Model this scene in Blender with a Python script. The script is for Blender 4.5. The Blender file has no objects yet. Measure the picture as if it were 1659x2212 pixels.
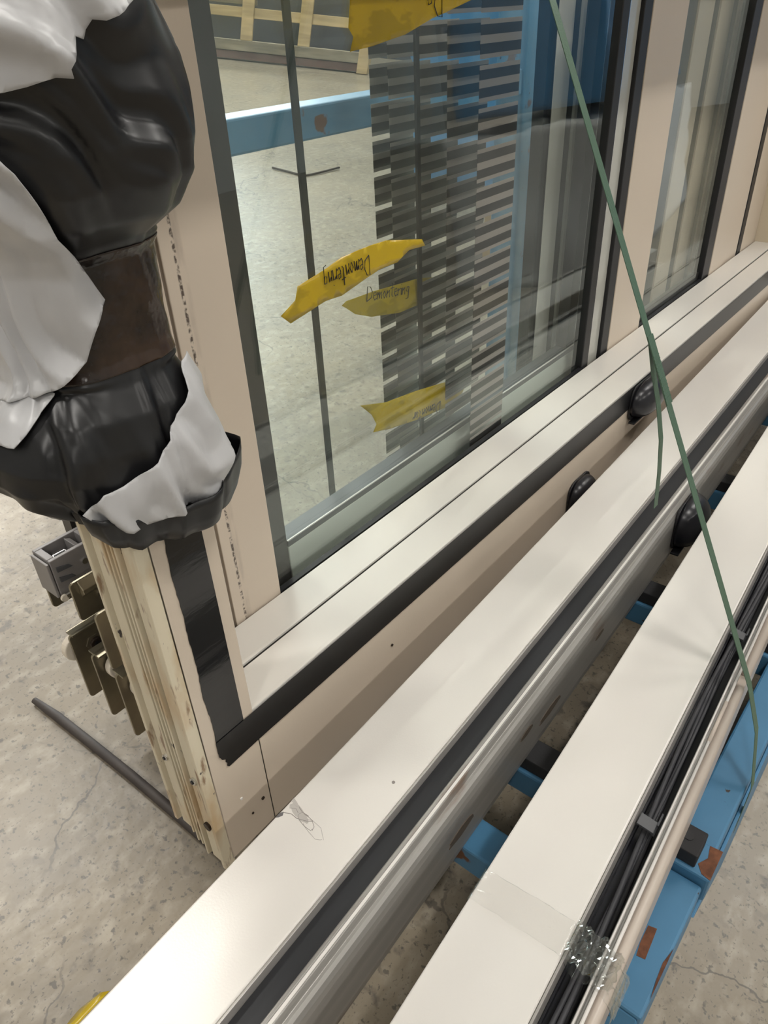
import bpy, bmesh, math, random
from mathutils import Matrix, Vector, noise
from mathutils.geometry import delaunay_2d_cdt
random.seed(7)
S = bpy.context.scene
COL = S.collection
R = math.radians

# ------------------------------------------------------------------ camera, world, light
# "Rack space": X along the door frame, Y away from the viewer, Z up the leaning frame.
# The rack leans back by 8 degrees, so rack space is tilted about X over a level floor at z = 0.
TILT = Matrix.Translation((0, 0, .435)) @ Matrix.Rotation(R(-8), 4, 'X')
CAM = Vector((-.36150, -.56180, .74410))
cam_r = Vector((.6268, -.7781, -.0414)); cam_d = Vector((-.4617, -.3281, -.8241)); cam_f = Vector((.6276, .5357, -.5649))
cd = bpy.data.cameras.new('camera'); cam = bpy.data.objects.new('camera', cd); COL.objects.link(cam)
m = Matrix.Identity(4)
for i in range(3):
    m[i][0] = cam_r[i]; m[i][1] = -cam_d[i]; m[i][2] = -cam_f[i]; m[i][3] = CAM[i]
cam.matrix_world = TILT @ m
cd.sensor_fit = 'HORIZONTAL'; cd.sensor_width = 36; cd.lens = 36 * 1606.7 / 1659
cd.clip_start = .02; cd.clip_end = 100
S.camera = cam
S.view_settings.view_transform = 'Standard'; S.view_settings.look = 'None'
S.view_settings.exposure = 0.2; S.view_settings.gamma = 1.0; S.view_settings.use_curve_mapping = False
S.cycles.use_denoising = True
S.cycles.transparent_max_bounces = 28
S.cycles.max_bounces = 5; S.cycles.diffuse_bounces = 2; S.cycles.glossy_bounces = 3; S.cycles.adaptive_threshold = .07
w = bpy.data.worlds.new('warehouse_air'); S.world = w; w.use_nodes = True
w.node_tree.nodes['Background'].inputs[0].default_value = (.9, .93, 1, 1)
w.node_tree.nodes['Background'].inputs[1].default_value = .12
LAMP_W = 106.0
LAMPS = [(-4.0, 4.05), (.42, 4.05), (4.85, 3.66), (9.3, 3.7), (-4.0, -1.2), (.42, -1.6), (4.85, -1.6), (9.3, -1.6), (-4., -6.5), (.4, -6.5), (4.85, -6.5), (2.5, 9.), (7, 9.)]

# ------------------------------------------------------------------ materials
def M_(name, col, rough=.5, metal=0., spec=.5, bump=0., bscale=60., var=0., vscale=4., coat=0., var_col=None, stretch=None, aniso=0):
    mt = bpy.data.materials.new(name); mt.use_nodes = True
    nt = mt.node_tree; b = nt.nodes['Principled BSDF']
    b.inputs['Base Color'].default_value = (*col, 1); b.inputs['Roughness'].default_value = rough
    b.inputs['Metallic'].default_value = metal; b.inputs['Specular IOR Level'].default_value = spec
    b.inputs['Coat Weight'].default_value = coat; b.inputs['Coat Roughness'].default_value = .1
    tc = nt.nodes.new('ShaderNodeTexCoord'); src = tc.outputs['Object']
    if stretch:
        mp = nt.nodes.new('ShaderNodeMapping'); mp.inputs['Scale'].default_value = stretch
        nt.links.new(src, mp.inputs['Vector']); src = mp.outputs['Vector']
    if var:
        n = nt.nodes.new('ShaderNodeTexNoise'); n.inputs['Scale'].default_value = vscale; n.inputs['Detail'].default_value = 6
        nt.links.new(src, n.inputs['Vector'])
        r = nt.nodes.new('ShaderNodeValToRGB')
        vc = var_col or tuple(c * (1 - var) for c in col)
        r.color_ramp.elements[0].position = .35; r.color_ramp.elements[0].color = (*vc, 1)
        r.color_ramp.elements[1].position = .65; r.color_ramp.elements[1].color = (*col, 1)
        nt.links.new(n.outputs['Fac'], r.inputs['Fac']); nt.links.new(r.outputs['Color'], b.inputs['Base Color'])
    if bump:
        n2 = nt.nodes.new('ShaderNodeTexNoise'); n2.inputs['Scale'].default_value = bscale; n2.inputs['Detail'].default_value = 3
        nt.links.new(src, n2.inputs['Vector'])
        bp = nt.nodes.new('ShaderNodeBump'); bp.inputs['Strength'].default_value = bump; bp.inputs['Distance'].default_value = .002
        nt.links.new(n2.outputs['Fac'], bp.inputs['Height']); nt.links.new(bp.outputs['Normal'], b.inputs['Normal'])
    return mt

def nodes(mt): return mt.node_tree.nodes, mt.node_tree.links, mt.node_tree.nodes['Principled BSDF']

def mixcol(mt, fac, colB):
    """lay colB over the current base colour with the mask socket fac"""
    N, L, b = nodes(mt)
    mx = N.new('ShaderNodeMix'); mx.data_type = 'RGBA'
    cur = b.inputs['Base Color']
    if cur.is_linked: L.new(cur.links[0].from_socket, mx.inputs[6])
    else: mx.inputs[6].default_value = cur.default_value
    mx.inputs[7].default_value = (*colB, 1)
    L.new(fac, mx.inputs[0]); L.new(mx.outputs[2], b.inputs['Base Color'])

def noise_mask(mt, scale, lo, hi, stretch=(1, 1, 1), detail=5, seed=0.):
    N, L, b = nodes(mt)
    tc = N.new('ShaderNodeTexCoord'); mp = N.new('ShaderNodeMapping'); mp.inputs['Scale'].default_value = stretch
    mp.inputs['Location'].default_value = (seed, seed * .7, seed * 1.3)
    n = N.new('ShaderNodeTexNoise'); n.inputs['Scale'].default_value = scale; n.inputs['Detail'].default_value = detail
    r = N.new('ShaderNodeMapRange'); r.inputs[1].default_value = lo; r.inputs[2].default_value = hi
    L.new(tc.outputs['Object'], mp.inputs['Vector']); L.new(mp.outputs['Vector'], n.inputs['Vector']); L.new(n.outputs['Fac'], r.inputs[0])
    return r.outputs[0]

def mul(mt, a, b_):
    N, L, b = nodes(mt); x = N.new('ShaderNodeMath'); x.operation = 'MULTIPLY'; L.new(a, x.inputs[0])
    if isinstance(b_, float): x.inputs[1].default_value = b_
    else: L.new(b_, x.inputs[1])
    return x.outputs[0]

def band(mt, axis, centre, half, soft):
    """1 inside |coord-centre| < half, fading over soft (object coordinates)"""
    N, L, b = nodes(mt); tc = N.new('ShaderNodeTexCoord'); sp = N.new('ShaderNodeSeparateXYZ'); L.new(tc.outputs['Object'], sp.inputs[0])
    s = N.new('ShaderNodeMath'); s.operation = 'SUBTRACT'; s.inputs[1].default_value = centre; L.new(sp.outputs[axis], s.inputs[0])
    a = N.new('ShaderNodeMath'); a.operation = 'ABSOLUTE'; L.new(s.outputs[0], a.inputs[0])
    r = N.new('ShaderNodeMapRange'); r.inputs[1].default_value = half + soft; r.inputs[2].default_value = half; L.new(a.outputs[0], r.inputs[0])
    return r.outputs[0]

WHITE = M_('cover_white_paint', (.80, .765, .715), .28, bump=.05, bscale=420, var=.03, vscale=3)
mixcol(WHITE, mul(WHITE, noise_mask(WHITE, 9, .70, .78), .45), (.55, .45, .40))
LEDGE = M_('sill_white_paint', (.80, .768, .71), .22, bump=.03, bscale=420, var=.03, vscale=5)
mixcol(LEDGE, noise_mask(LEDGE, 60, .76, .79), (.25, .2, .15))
CREAM = M_('cream_frame_paint', (.70, .60, .485), .33, bump=.05, bscale=420, var=.04, vscale=3)
mixcol(CREAM, noise_mask(CREAM, 55, .775, .80, seed=3), (.12, .09, .07))
STILE = M_('scuffed_cream_stile', (.70, .60, .485), .33, bump=.05, bscale=420, var=.04, vscale=3)
mixcol(STILE, mul(STILE, band(STILE, 0, .018, .0012, .0016), noise_mask(STILE, 190, .42, .58, (1, 1, 1))), (.10, .075, .06))
mixcol(STILE, mul(STILE, band(STILE, 0, .024, .003, .004), mul(STILE, noise_mask(STILE, 18, .40, .75, (4, 1, 1)), .5)), (.28, .22, .18))
mixcol(STILE, noise_mask(STILE, 60, .775, .80, seed=2), (.10, .07, .05))
RIB = M_('stained_ivory_profile', (.76, .68, .51), .36, bump=.04, bscale=300, var=.06, vscale=12, stretch=(1, 1, .25))
mixcol(RIB, mul(RIB, noise_mask(RIB, 7, .48, .66, (3, 3, 1.0), seed=1), .65), (.50, .28, .08))
mixcol(RIB, mul(RIB, noise_mask(RIB, 22, .60, .67, (3, 3, .7), seed=4), .8), (.20, .09, .03))
mixcol(RIB, noise_mask(RIB, 45, .70, .72, (1.4, 1.4, .7), seed=9), (.07, .06, .06))
DARKSTILE = M_('anthracite_stile', (.055, .05, .048), .35, var=.2, vscale=6)
GASKET = M_('black_rubber_gasket', (.012, .012, .014), .42)
SEAM = M_('black_seam_rubber', (.01, .009, .008), .35)
BLACKTAPE = M_('glossy_black_tape', (.008, .008, .009), .10, bump=.10, bscale=22, stretch=(1, 1, 3))
BLACKTAPE_H = M_('satin_black_tape', (.009, .009, .010), .30, bump=.10, bscale=40, stretch=(.3, 1, 1))
CHANNEL = M_('black_channel', (.010, .011, .016), .30)
CHANNEL_M = M_('matt_black_strip', (.020, .021, .024), .55)
ALU = M_('brushed_aluminium', (.50, .49, .47), .30, metal=1., bump=.03, bscale=60, stretch=(.15, 6, 6), var=.12, vscale=20)
ALU_D = M_('dirty_aluminium', (.40, .385, .36), .36, metal=.35, bump=.03, bscale=60, stretch=(.15, 6, 6), var=.15, vscale=10)
mixcol(ALU_D, mul(ALU_D, noise_mask(ALU_D, 5, .60, .68, (1, 5, 3), seed=5), .7), (.20, .12, .08))
PALEREFL = M_('painted_pale_reflection', (.50, .50, .45), .12, bump=.3, bscale=8)  # pale colour stands in for a reflection on the glass
EDGEG = M_('grey_edge', (.42, .40, .375), .35, metal=.2)
LIP = M_('pale_lip_paint', (.80, .77, .73), .25)
PINKCOVER = M_('pink_beige_cover', (.60, .52, .45), .35, var=.06, vscale=8)
ZINC = M_('yellow_zinc_plate', (.36, .32, .22), .30, metal=.75, var=.35, vscale=18, var_col=(.24, .21, .16))
CAST = M_('grey_cast_metal', (.30, .285, .28), .45, metal=.25, bump=.1, bscale=200)
CHROME = M_('bright_steel', (.75, .75, .75), .15, metal=1.)
RUSTY = M_('dark_rusty_bolt', (.06, .045, .035), .5, metal=.6, bump=.5, bscale=300)
NYLON = M_('ivory_nylon', (.82, .74, .62), .4)
COPPER = M_('copper_bush', (.70, .36, .25), .25, metal=1.)
RUBM = M_('brown_rub_mark', (.11, .085, .065), .6)
CABLE = M_('dark_grey_cable', (.075, .076, .084), .5)
CLIP = M_('grey_clip', (.085, .088, .095), .4)
PLASTICB = M_('black_sensor_plastic', (.010, .010, .014), .30)
PADM = M_('black_rubber_pad', (.018, .018, .020), .7, bump=.2, bscale=90)
STRAP = M_('dark_green_strap', (.085, .155, .105), .42, bump=.2, bscale=300, stretch=(1, 1, 2))
FILMB = M_('black_plastic_film', (.010, .010, .011), .34, bump=.08, bscale=14)
FILMW = M_('white_plastic_film', (.60, .60, .61), .32, bump=.12, bscale=22, var=.08, vscale=7)
BROWNTAPE = M_('brown_tape_over_film', (.050, .028, .017), .20, bump=3., bscale=30, var=.5, vscale=20, var_col=(.008, .007, .007))
FDARK = M_('dark_film_print', (.035, .031, .029), .5)
FGREY = M_('grey_film_print', (.33, .29, .265), .5)
INK = M_('black_marker_ink', (.02, .018, .02), .5)
BLUE = M_('rack_blue_paint', (.085, .25, .43), .40, bump=.08, bscale=60, var=.18, vscale=7)
mixcol(BLUE, noise_mask(BLUE, 9, .68, .70, seed=6), (.14, .055, .025))
mixcol(BLUE, noise_mask(BLUE, 40, .71, .73, seed=2), (.05, .035, .025))
RUSTM = M_('rust', (.22, .085, .04), .8, var=.5, vscale=90, bump=.5, bscale=150)
WOODP = M_('pale_pine', (.62, .46, .25), .7, var=.35, vscale=5, stretch=(.4, 4, 4), bump=.2, bscale=30)
WOODG = M_('weathered_pine', (.34, .29, .21), .75, var=.5, vscale=6, stretch=(.4, 3, 3), bump=.2, bscale=30)
WOODR = M_('reddish_timber', (.20, .12, .10), .7, var=.3, vscale=6)
DARKPANEL = M_('slate_grey_sheet', (.075, .080, .095), .5, var=.2, vscale=2)
TARP = M_('blue_tarpaulin', (.09, .28, .55), .25, bump=.8, bscale=5, var=.25, vscale=3)
WIRE = M_('rusty_wire', (.05, .035, .03), .6)
ROD = M_('dull_rubber_hose', (.075, .062, .055), .6, var=.3, vscale=15)
CARD = M_('brown_card', (.42, .30, .18), .8)

FLOOR = M_('worn_concrete', (.325, .275, .203), .34, var=.22, vscale=1.3, bump=.5, bscale=26)
clus = noise_mask(FLOOR, 2.2, .38, .62, (1, 1, 1), 4, 21)
mixcol(FLOOR, mul(FLOOR, noise_mask(FLOOR, 5.0, .45, .70, (1, 1, 1), 9, 2), .55), (.225, .20, .165))
mixcol(FLOOR, mul(FLOOR, noise_mask(FLOOR, 26, .50, .72, (1, 1.5, 1), 10, 6), .50), (.50, .445, .355))
mixcol(FLOOR, mul(FLOOR, mul(FLOOR, noise_mask(FLOOR, 26, .575, .66, (1.2, 1, 1), 10, 5), clus), .80), (.12, .105, .09))
mixcol(FLOOR, mul(FLOOR, noise_mask(FLOOR, 70, .60, .66, (1.3, 1, 1), 8, 8), .70), (.085, .078, .07))
mixcol(FLOOR, mul(FLOOR, noise_mask(FLOOR, 130, .61, .66, (1, 1.3, 1), 5, 13), .6), (.10, .09, .08))
# fine shrinkage cracks
N, L, b_ = nodes(FLOOR)
tc_ = N.new('ShaderNodeTexCoord'); wn = N.new('ShaderNodeTexNoise'); wn.inputs['Scale'].default_value = 3.5; wn.inputs['Detail'].default_value = 6
ad = N.new('ShaderNodeVectorMath'); ad.operation = 'MULTIPLY_ADD'; ad.inputs[1].default_value = (.35, .35, .35)
vo = N.new('ShaderNodeTexVoronoi'); vo.feature = 'DISTANCE_TO_EDGE'; vo.inputs['Scale'].default_value = 1.1
mr = N.new('ShaderNodeMapRange'); mr.inputs[1].default_value = .0035; mr.inputs[2].default_value = .0015
L.new(tc_.outputs['Object'], wn.inputs['Vector']); L.new(wn.outputs['Color'], ad.inputs[0]); L.new(tc_.outputs['Object'], ad.inputs[2]); L.new(ad.outputs[0], vo.inputs['Vector']); L.new(vo.outputs['Distance'], mr.inputs[0])
mixcol(FLOOR, mul(FLOOR, mul(FLOOR, mr.outputs[0], noise_mask(FLOOR, 4, .42, .55, (1, 1, 1), 4, 31)), .75), (.09, .08, .07))
WALL = M_('warehouse_wall', (.52, .51, .48), .7, var=.08, vscale=.6)
CEIL = M_('warehouse_ceiling', (.50, .50, .48), .8)

def thin_glass(name, tint, refl):
    mt = bpy.data.materials.new(name); mt.use_nodes = True; nt = mt.node_tree; N = nt.nodes; L = nt.links
    for n in list(N): N.remove(n)
    o = N.new('ShaderNodeOutputMaterial'); t = N.new('ShaderNodeBsdfTransparent'); g = N.new('ShaderNodeBsdfGlossy'); mx = N.new('ShaderNodeMixShader'); f = N.new('ShaderNodeMath')
    lw = N.new('ShaderNodeLayerWeight'); lw.inputs[0].default_value = .5; pw = N.new('ShaderNodeMath'); pw.operation = 'POWER'; pw.inputs[1].default_value = 5
    L.new(lw.outputs['Facing'], pw.inputs[0]); f.operation = 'MULTIPLY_ADD'; f.inputs[1].default_value = 1 - refl; f.inputs[2].default_value = refl; L.new(pw.outputs[0], f.inputs[0])
    t.inputs[0].default_value = (*tint, 1); g.inputs['Color'].default_value = (.95, 1, .98, 1); g.inputs['Roughness'].default_value = .01
    L.new(f.outputs[0], mx.inputs[0]); L.new(t.outputs[0], mx.inputs[1]); L.new(g.outputs[0], mx.inputs[2]); L.new(mx.outputs[0], o.inputs[0])
    return mt
GLASS = thin_glass('door_glass', (.975, .992, .982), .05)
GLASSR = thin_glass('rear_door_glass', (.990, .998, .994), .012)
GLEDGE = M_('green_glass_edge', (.10, .30, .24), .15)

def film_mat(name, col, alpha, rough, bump, bs, spec=.5):
    mt = M_(name, col, rough, bump=bump, bscale=bs, spec=spec); N, L, b = nodes(mt)
    b.inputs['Alpha'].default_value = alpha
    return mt
YTAPE = film_mat('yellow_tape', (.62, .43, .015), .90, .25, .25, 40)
mixcol(YTAPE, mul(YTAPE, noise_mask(YTAPE, 14, .52, .56, (1, 1, 2), 3, 3), .55), (.36, .26, .01))
CTAPE = thin_glass('clear_packing_tape', (.996, .995, .993), .028)
N, L = CTAPE.node_tree.nodes, CTAPE.node_tree.links
g_ = [n for n in N if n.type == 'BSDF_GLOSSY'][0]; g_.inputs['Roughness'].default_value = .12
tc_ = N.new('ShaderNodeTexCoord'); n_ = N.new('ShaderNodeTexNoise'); n_.inputs['Scale'].default_value = 45; n_.inputs['Detail'].default_value = 2
mp_ = N.new('ShaderNodeMapping'); mp_.inputs['Scale'].default_value = (2.2, .7, .7); b_ = N.new('ShaderNodeBump'); b_.inputs['Strength'].default_value = .7; b_.inputs['Distance'].default_value = .006
L.new(tc_.outputs['Object'], mp_.inputs[0]); L.new(mp_.outputs[0], n_.inputs['Vector']); L.new(n_.outputs['Fac'], b_.inputs['Height']); L.new(b_.outputs['Normal'], g_.inputs['Normal'])

# ------------------------------------------------------------------ mesh helpers
class MB:
    def __init__(s): s.v = []; s.f = []
    def box(s, x0, x1, y0, y1, z0, z1):
        n = len(s.v)
        s.v += [(x0, y0, z0), (x1, y0, z0), (x1, y1, z0), (x0, y1, z0), (x0, y0, z1), (x1, y0, z1), (x1, y1, z1), (x0, y1, z1)]
        s.f += [tuple(n + i for i in q) for q in ((3, 2, 1, 0), (4, 5, 6, 7), (0, 1, 5, 4), (1, 2, 6, 5), (2, 3, 7, 6), (3, 0, 4, 7))]
        return s
    def prism(s, poly, axis, a, b):
        """poly: 2-D points in the other two axes (in order); extruded from a to b along axis"""
        n = len(s.v); k = len(poly)
        def P(p, t):
            return (t, p[0], p[1]) if axis == 0 else ((p[0], t, p[1]) if axis == 1 else (p[0], p[1], t))
        s.v += [P(p, a) for p in poly] + [P(p, b) for p in poly]
        s.f.append(tuple(range(n, n + k))); s.f.append(tuple(range(n + 2 * k - 1, n + k - 1, -1)))
        for i in range(k):
            j = (i + 1) % k; s.f.append((n + i, n + k + i, n + k + j, n + j))
        return s
    def tube(s, path, r, n=8, flat=None, caps=True):
        path = [Vector(p) for p in path]; base = len(s.v); up = Vector((0, 0, 1))
        for i, p in enumerate(path):
            t = (path[min(i + 1, len(path) - 1)] - path[max(i - 1, 0)]).normalized()
            a = t.cross(up)
            if a.length < .05: a = t.cross(Vector((1, 0, 0)))
            a.normalize(); b = t.cross(a).normalized()
            rr = r[i] if isinstance(r, (list, tuple)) else r
            for k in range(n):
                q = 2 * math.pi * k / n
                s.v.append(tuple(p + a * math.cos(q) * rr + b * math.sin(q) * rr * (flat or 1)))
        for i in range(len(path) - 1):
            for k in range(n):
                j = (k + 1) % n
                s.f.append((base + i * n + k, base + i * n + j, base + (i + 1) * n + j, base + (i + 1) * n + k))
        if caps:
            s.f.append(tuple(base + k for k in range(n - 1, -1, -1))); e = base + (len(path) - 1) * n
            s.f.append(tuple(e + k for k in range(n)))
        return s
    def ribbon(s, path, side, width, th):
        """flat band along path; side = width direction, a thin box section"""
        path = [Vector(p) for p in path]; base = len(s.v)
        for i, p in enumerate(path):
            sd = (Vector(side[i]) if isinstance(side, list) else Vector(side)).normalized()
            t = (path[min(i + 1, len(path) - 1)] - path[max(i - 1, 0)]).normalized()
            nn = sd.cross(t).normalized()
            for a, b in ((-.5, -.5), (.5, -.5), (.5, .5), (-.5, .5)):
                s.v.append(tuple(p + sd * a * width + nn * b * th))
        for i in range(len(path) - 1):
            for k in range(4):
                j = (k + 1) % 4; s.f.append((base + i * 4 + k, base + i * 4 + j, base + i * 4 + 4 + j, base + i * 4 + 4 + k))
        s.f.append((base + 3, base + 2, base + 1, base)); e = base + (len(path) - 1) * 4; s.f.append((e, e + 1, e + 2, e + 3))
        return s
    def cyl(s, c, axis, r, h, n=20, r2=None):
        pts = [(math.cos(2 * math.pi * k / n), math.sin(2 * math.pi * k / n)) for k in range(n)]
        b = len(s.v); r2 = r if r2 is None else r2
        for rr, t in ((r, -h / 2), (r2, h / 2)):
            for a, q in pts:
                o = [a * rr, q * rr]; o.insert(axis, t); s.v.append((c[0] + o[0], c[1] + o[1], c[2] + o[2]))
        s.f.append(tuple(range(b + n - 1, b - 1, -1))); s.f.append(tuple(range(b + n, b + 2 * n)))
        for k in range(n):
            j = (k + 1) % n; s.f.append((b + k, b + j, b + n + j, b + n + k))
        return s
    def mesh(s, name, origin=(0, 0, 0)):
        me = bpy.data.meshes.new(name); o = Vector(origin)
        me.from_pydata([tuple(Vector(v) - o) for v in s.v], [], s.f); me.validate()
        bm = bmesh.new(); bm.from_mesh(me); bmesh.ops.recalc_face_normals(bm, faces=bm.faces); bm.to_mesh(me); bm.free()
        return me
    def build(s, name, mat, parent=None, origin=(0, 0, 0), bevel=0, seg=2, smooth=False, solid=0):
        return link(name, s.mesh(name, origin), mat, parent, bevel, seg, smooth, solid)

def link(name, me, mat, parent=None, bevel=0, seg=2, smooth=False, solid=0):
    if mat is not None and not me.materials: me.materials.append(mat)
    o = bpy.data.objects.new(name, me); COL.objects.link(o)
    if parent: o.parent = parent
    if smooth:
        for p in me.polygons: p.use_smooth = True
    if solid:
        md = o.modifiers.new('thickness', 'SOLIDIFY'); md.thickness = solid; md.offset = 0
    if bevel:
        md = o.modifiers.new('edge', 'BEVEL'); md.width = bevel; md.segments = seg; md.limit_method = 'ANGLE'; md.angle_limit = R(40)
        md.harden_normals = False
    return o

def tag(o, label=None, cat=None, group=None, kind=None):
    for k, v in (('label', label), ('category', cat), ('group', group), ('kind', kind)):
        if v: o[k] = v
    return o

def thing(name, label, cat, base=(0, 0, 0), yaw=0., group=None, level=False):
    """an Empty at the thing's base; rack things lean with the rack, level ones stand on the floor"""
    o = bpy.data.objects.new(name, None); COL.objects.link(o); o.empty_display_size = .05
    mt = Matrix.Translation(base) @ Matrix.Rotation(yaw, 4, 'Z')
    o.matrix_world = mt if level else TILT @ mt
    return tag(o, label, cat, group)

def rackobj(o, base):
    o.matrix_world = TILT @ Matrix.Translation(base); return o

# ------------------------------------------------------------------ the setting
def plane(name, corners, mat):
    b = MB(); b.v = corners; b.f = [tuple(range(len(corners)))]
    o = b.build(name, mat); return tag(o, kind='structure')
X0, X1, Y0, Y1, H = -9, 15, -10, 14, 6.2
b = MB().box(X0, X1, Y0, Y1, -.1, 0); tag(b.build('floor', FLOOR), kind='structure')
b = MB().box(X0, X1, Y0, Y1, H, H + .1); tag(b.build('ceiling', CEIL), kind='structure')
tag(MB().box(X0, X1, Y1, Y1 + .1, 0, H).build('wall_back', WALL), kind='structure')
tag(MB().box(X0, X1, Y0 - .1, Y0, 0, H).build('wall_front', WALL), kind='structure')
tag(MB().box(X0 - .1, X0, Y0, Y1, 0, H).build('wall_left', WALL), kind='structure')
tag(MB().box(X1, X1 + .1, Y0, Y1, 0, H).build('wall_right', WALL), kind='structure')

DIFF = bpy.data.materials.new('lamp_diffuser'); DIFF.use_nodes = True
bs = DIFF.node_tree.nodes['Principled BSDF']; bs.inputs['Emission Color'].default_value = (1, .97, .92, 1); bs.inputs['Emission Strength'].default_value = 10
DIFF.cycles.emission_sampling = 'NONE'
HOUS = M_('lamp_housing', (.7, .7, .7), .5)
for i, (x, y) in enumerate(LAMPS):
    t = thing('ceiling_lamp', 'white rectangular lamp panel hung under the warehouse ceiling', 'lamp', (x, y, 6.05), level=True, group='ceiling lamp panels')
    MB().box(-.75, .75, -.2, .2, .0, .06).build('housing', HOUS, t)
    MB().box(-.72, .72, -.17, .17, -.006, 0).build('diffuser', DIFF, t)
    MB().cyl((-.6, 0, .105), 2, .006, .09, 8).build('hanger_rod', HOUS, t); MB().cyl((.6, 0, .105), 2, .006, .09, 8).build('hanger_rod', HOUS, t)
    ld = bpy.data.lights.new('lamp_light', 'AREA'); ld.shape = 'RECTANGLE'; ld.size = 1.44; ld.size_y = .34; ld.energy = LAMP_W * (2.5 if y > 6 else (1.12 if y > 0 else .62)); ld.color = (1, .962, .905)
    lo = bpy.data.objects.new('lamp_light', ld); COL.objects.link(lo); lo.parent = t; lo.location = (0, 0, -.02)

# daylight through a tall loading-door opening in the back wall, far behind the glass
WIN = bpy.data.materials.new('daylight_pane'); WIN.use_nodes = True
bs = WIN.node_tree.nodes['Principled BSDF']; bs.inputs['Emission Color'].default_value = (.82, .92, 1, 1); bs.inputs['Emission Strength'].default_value = 16
wr = MB().box(7.0, 14.0, Y1 - .06, Y1 - .01, .9, 5.2).build('window_1', WIN); tag(wr, kind='structure')
fr = MB().box(6.9, 7.0, Y1 - .1, Y1, .8, 5.3).box(14, 14.1, Y1 - .1, Y1, .8, 5.3).box(7, 14, Y1 - .1, Y1, .8, .9).box(7, 14, Y1 - .1, Y1, 5.2, 5.3).box(9.3, 9.37, Y1 - .1, Y1 - .06, .9, 5.2).box(11.65, 11.72, Y1 - .1, Y1 - .06, .9, 5.2)
fr.build('window_frame', GASKET, wr)

# ------------------------------------------------------------------ door frame
ZB = -.235; ZT = .82; XE = 2.53
FB = (0, 0, ZB)
fr = thing('door_frame', 'cream sliding door frame leaning on the blue rack, with ribbed end', 'door frame', FB)
# left jamb: solid core and three ribbed end profiles
MB().box(-.066, .0165, 0, .104, ZB, ZT).build('jamb_core', CREAM, fr, FB, .0015)
for prof, zb_ in (([(-.062, 0), (-.080, 0), (-.080, .0065), (-.0715, .0080), (-.0715, .0110), (-.0755, .0125), (-.0755, .0320), (-.0700, .0335), (-.0700, .0360), (-.0795, .0370), (-.0795, .0405), (-.062, .0405)], ZB - .006),
                  ([(-.062, .0410), (-.0705, .0410), (-.0705, .0440), (-.0790, .0450), (-.0790, .0480), (-.0705, .0490), (-.0705, .0530), (-.0790, .0540), (-.0790, .0570), (-.062, .0570)], ZB + .010),
                  ([(-.062, .0575), (-.0705, .0575), (-.0705, .0610), (-.0790, .0620), (-.0790, .0650), (-.0715, .0665), (-.0715, .0700), (-.0755, .0715), (-.0755, .0905), (-.0715, .0920), (-.0715, .0960), (-.080, .0975), (-.080, .104), (-.062, .104)], ZB + .022)):
    MB().prism(prof, 2, zb_, ZT).build('end_profile', RIB, fr, FB, .0006, 1)
# screws and holes in the ribbed end
for (y, z, r, mt, nm) in ((.020, -.160, .0075, RUSTY, 'bolt_head'), (.022, -.064, .0062, CHROME, 'screw'), (.078, -.060, .0055, CHROME, 'screw')):
    o = MB().cyl((-.0765, y, z), 0, r, .006, 8 if nm == 'bolt_head' else 16, r * .8).build(nm, mt, fr, FB, .001)
    if nm == 'screw': MB().cyl((-.0800, y, z), 0, r * .45, .002, 8).build('socket', GASKET, o, FB)
# fixings on the jamb face
for (x, z, r, mt) in ((-.030, -.135, .0022, LIP), (.003, -.172, .0028, RUSTY), (-.018, -.182, .0018, RUSTY)):
    MB().cyl((x, -.0006, z), 1, r, .0016, 10).build('rivet', mt, fr, FB)
MB().cyl((.30, -.0006, -.110), 1, .0022, .0016, 10).build('rivet', RUSTY, fr, FB)
# bottom rail with two-step sill, a rubber seam between the two sill profiles
MB().box(.0182, XE, 0.0008, .062, ZB, -.0065).build('bottom_rail', CREAM, fr, FB, .0012)
MB().box(.0005, XE, .0006, .0642, -.0062, 0).build('sill_profile', LEDGE, fr, FB, .0008)
MB().box(.0005, XE, .0007, .0060, -.0002, .0006).build('sill_lip', LEDGE, fr, FB, .0003)
MB().box(.0005, XE, .0645, .0690, -.03, -.0030).build('seam_gasket', SEAM, fr, FB)
MB().box(.0005, XE, .0693, .1345, -.0062, 0).build('sill_profile', LEDGE, fr, FB, .0008)
MB().box(.0005, XE, .0693, .0750, -.0002, .0005).build('sill_lip', LEDGE, fr, FB, .0003)
MB().box(.0182, XE, .0700, .1330, ZB, -.0065).build('rear_rail', CREAM, fr, FB)
MB().box(.0169, .0180, .0015, .06, ZB, -.0065).build('joint_seal', SEAM, fr, FB)
# inner return of the jamb and the tall back strip with its groove
MB().box(.0, .0035, .0005, .06, .0006, ZT).build('jamb_lip', LEDGE, fr, FB, .0005)
MB().box(.02, .1045, .1365, .150, -.02, ZT).build('back_strip', CREAM, fr, FB, .001)
# right jamb
MB().box(XE, XE + .10, 0, .15, ZB, ZT).build('right_jamb', M_('warm_cream_paint', (.70, .60, .45), .35), fr, FB, .0015)
MB().box(-.083, XE + .1, .0, .15, ZT, ZT + .02).build('top_rail', CREAM, fr, FB, .0015)
# frame foot that carries the leaf stack
MB().box(.02, XE, .152, .44, ZB, -.215).build('leaf_tray', CREAM, fr, FB, .001)

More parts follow.
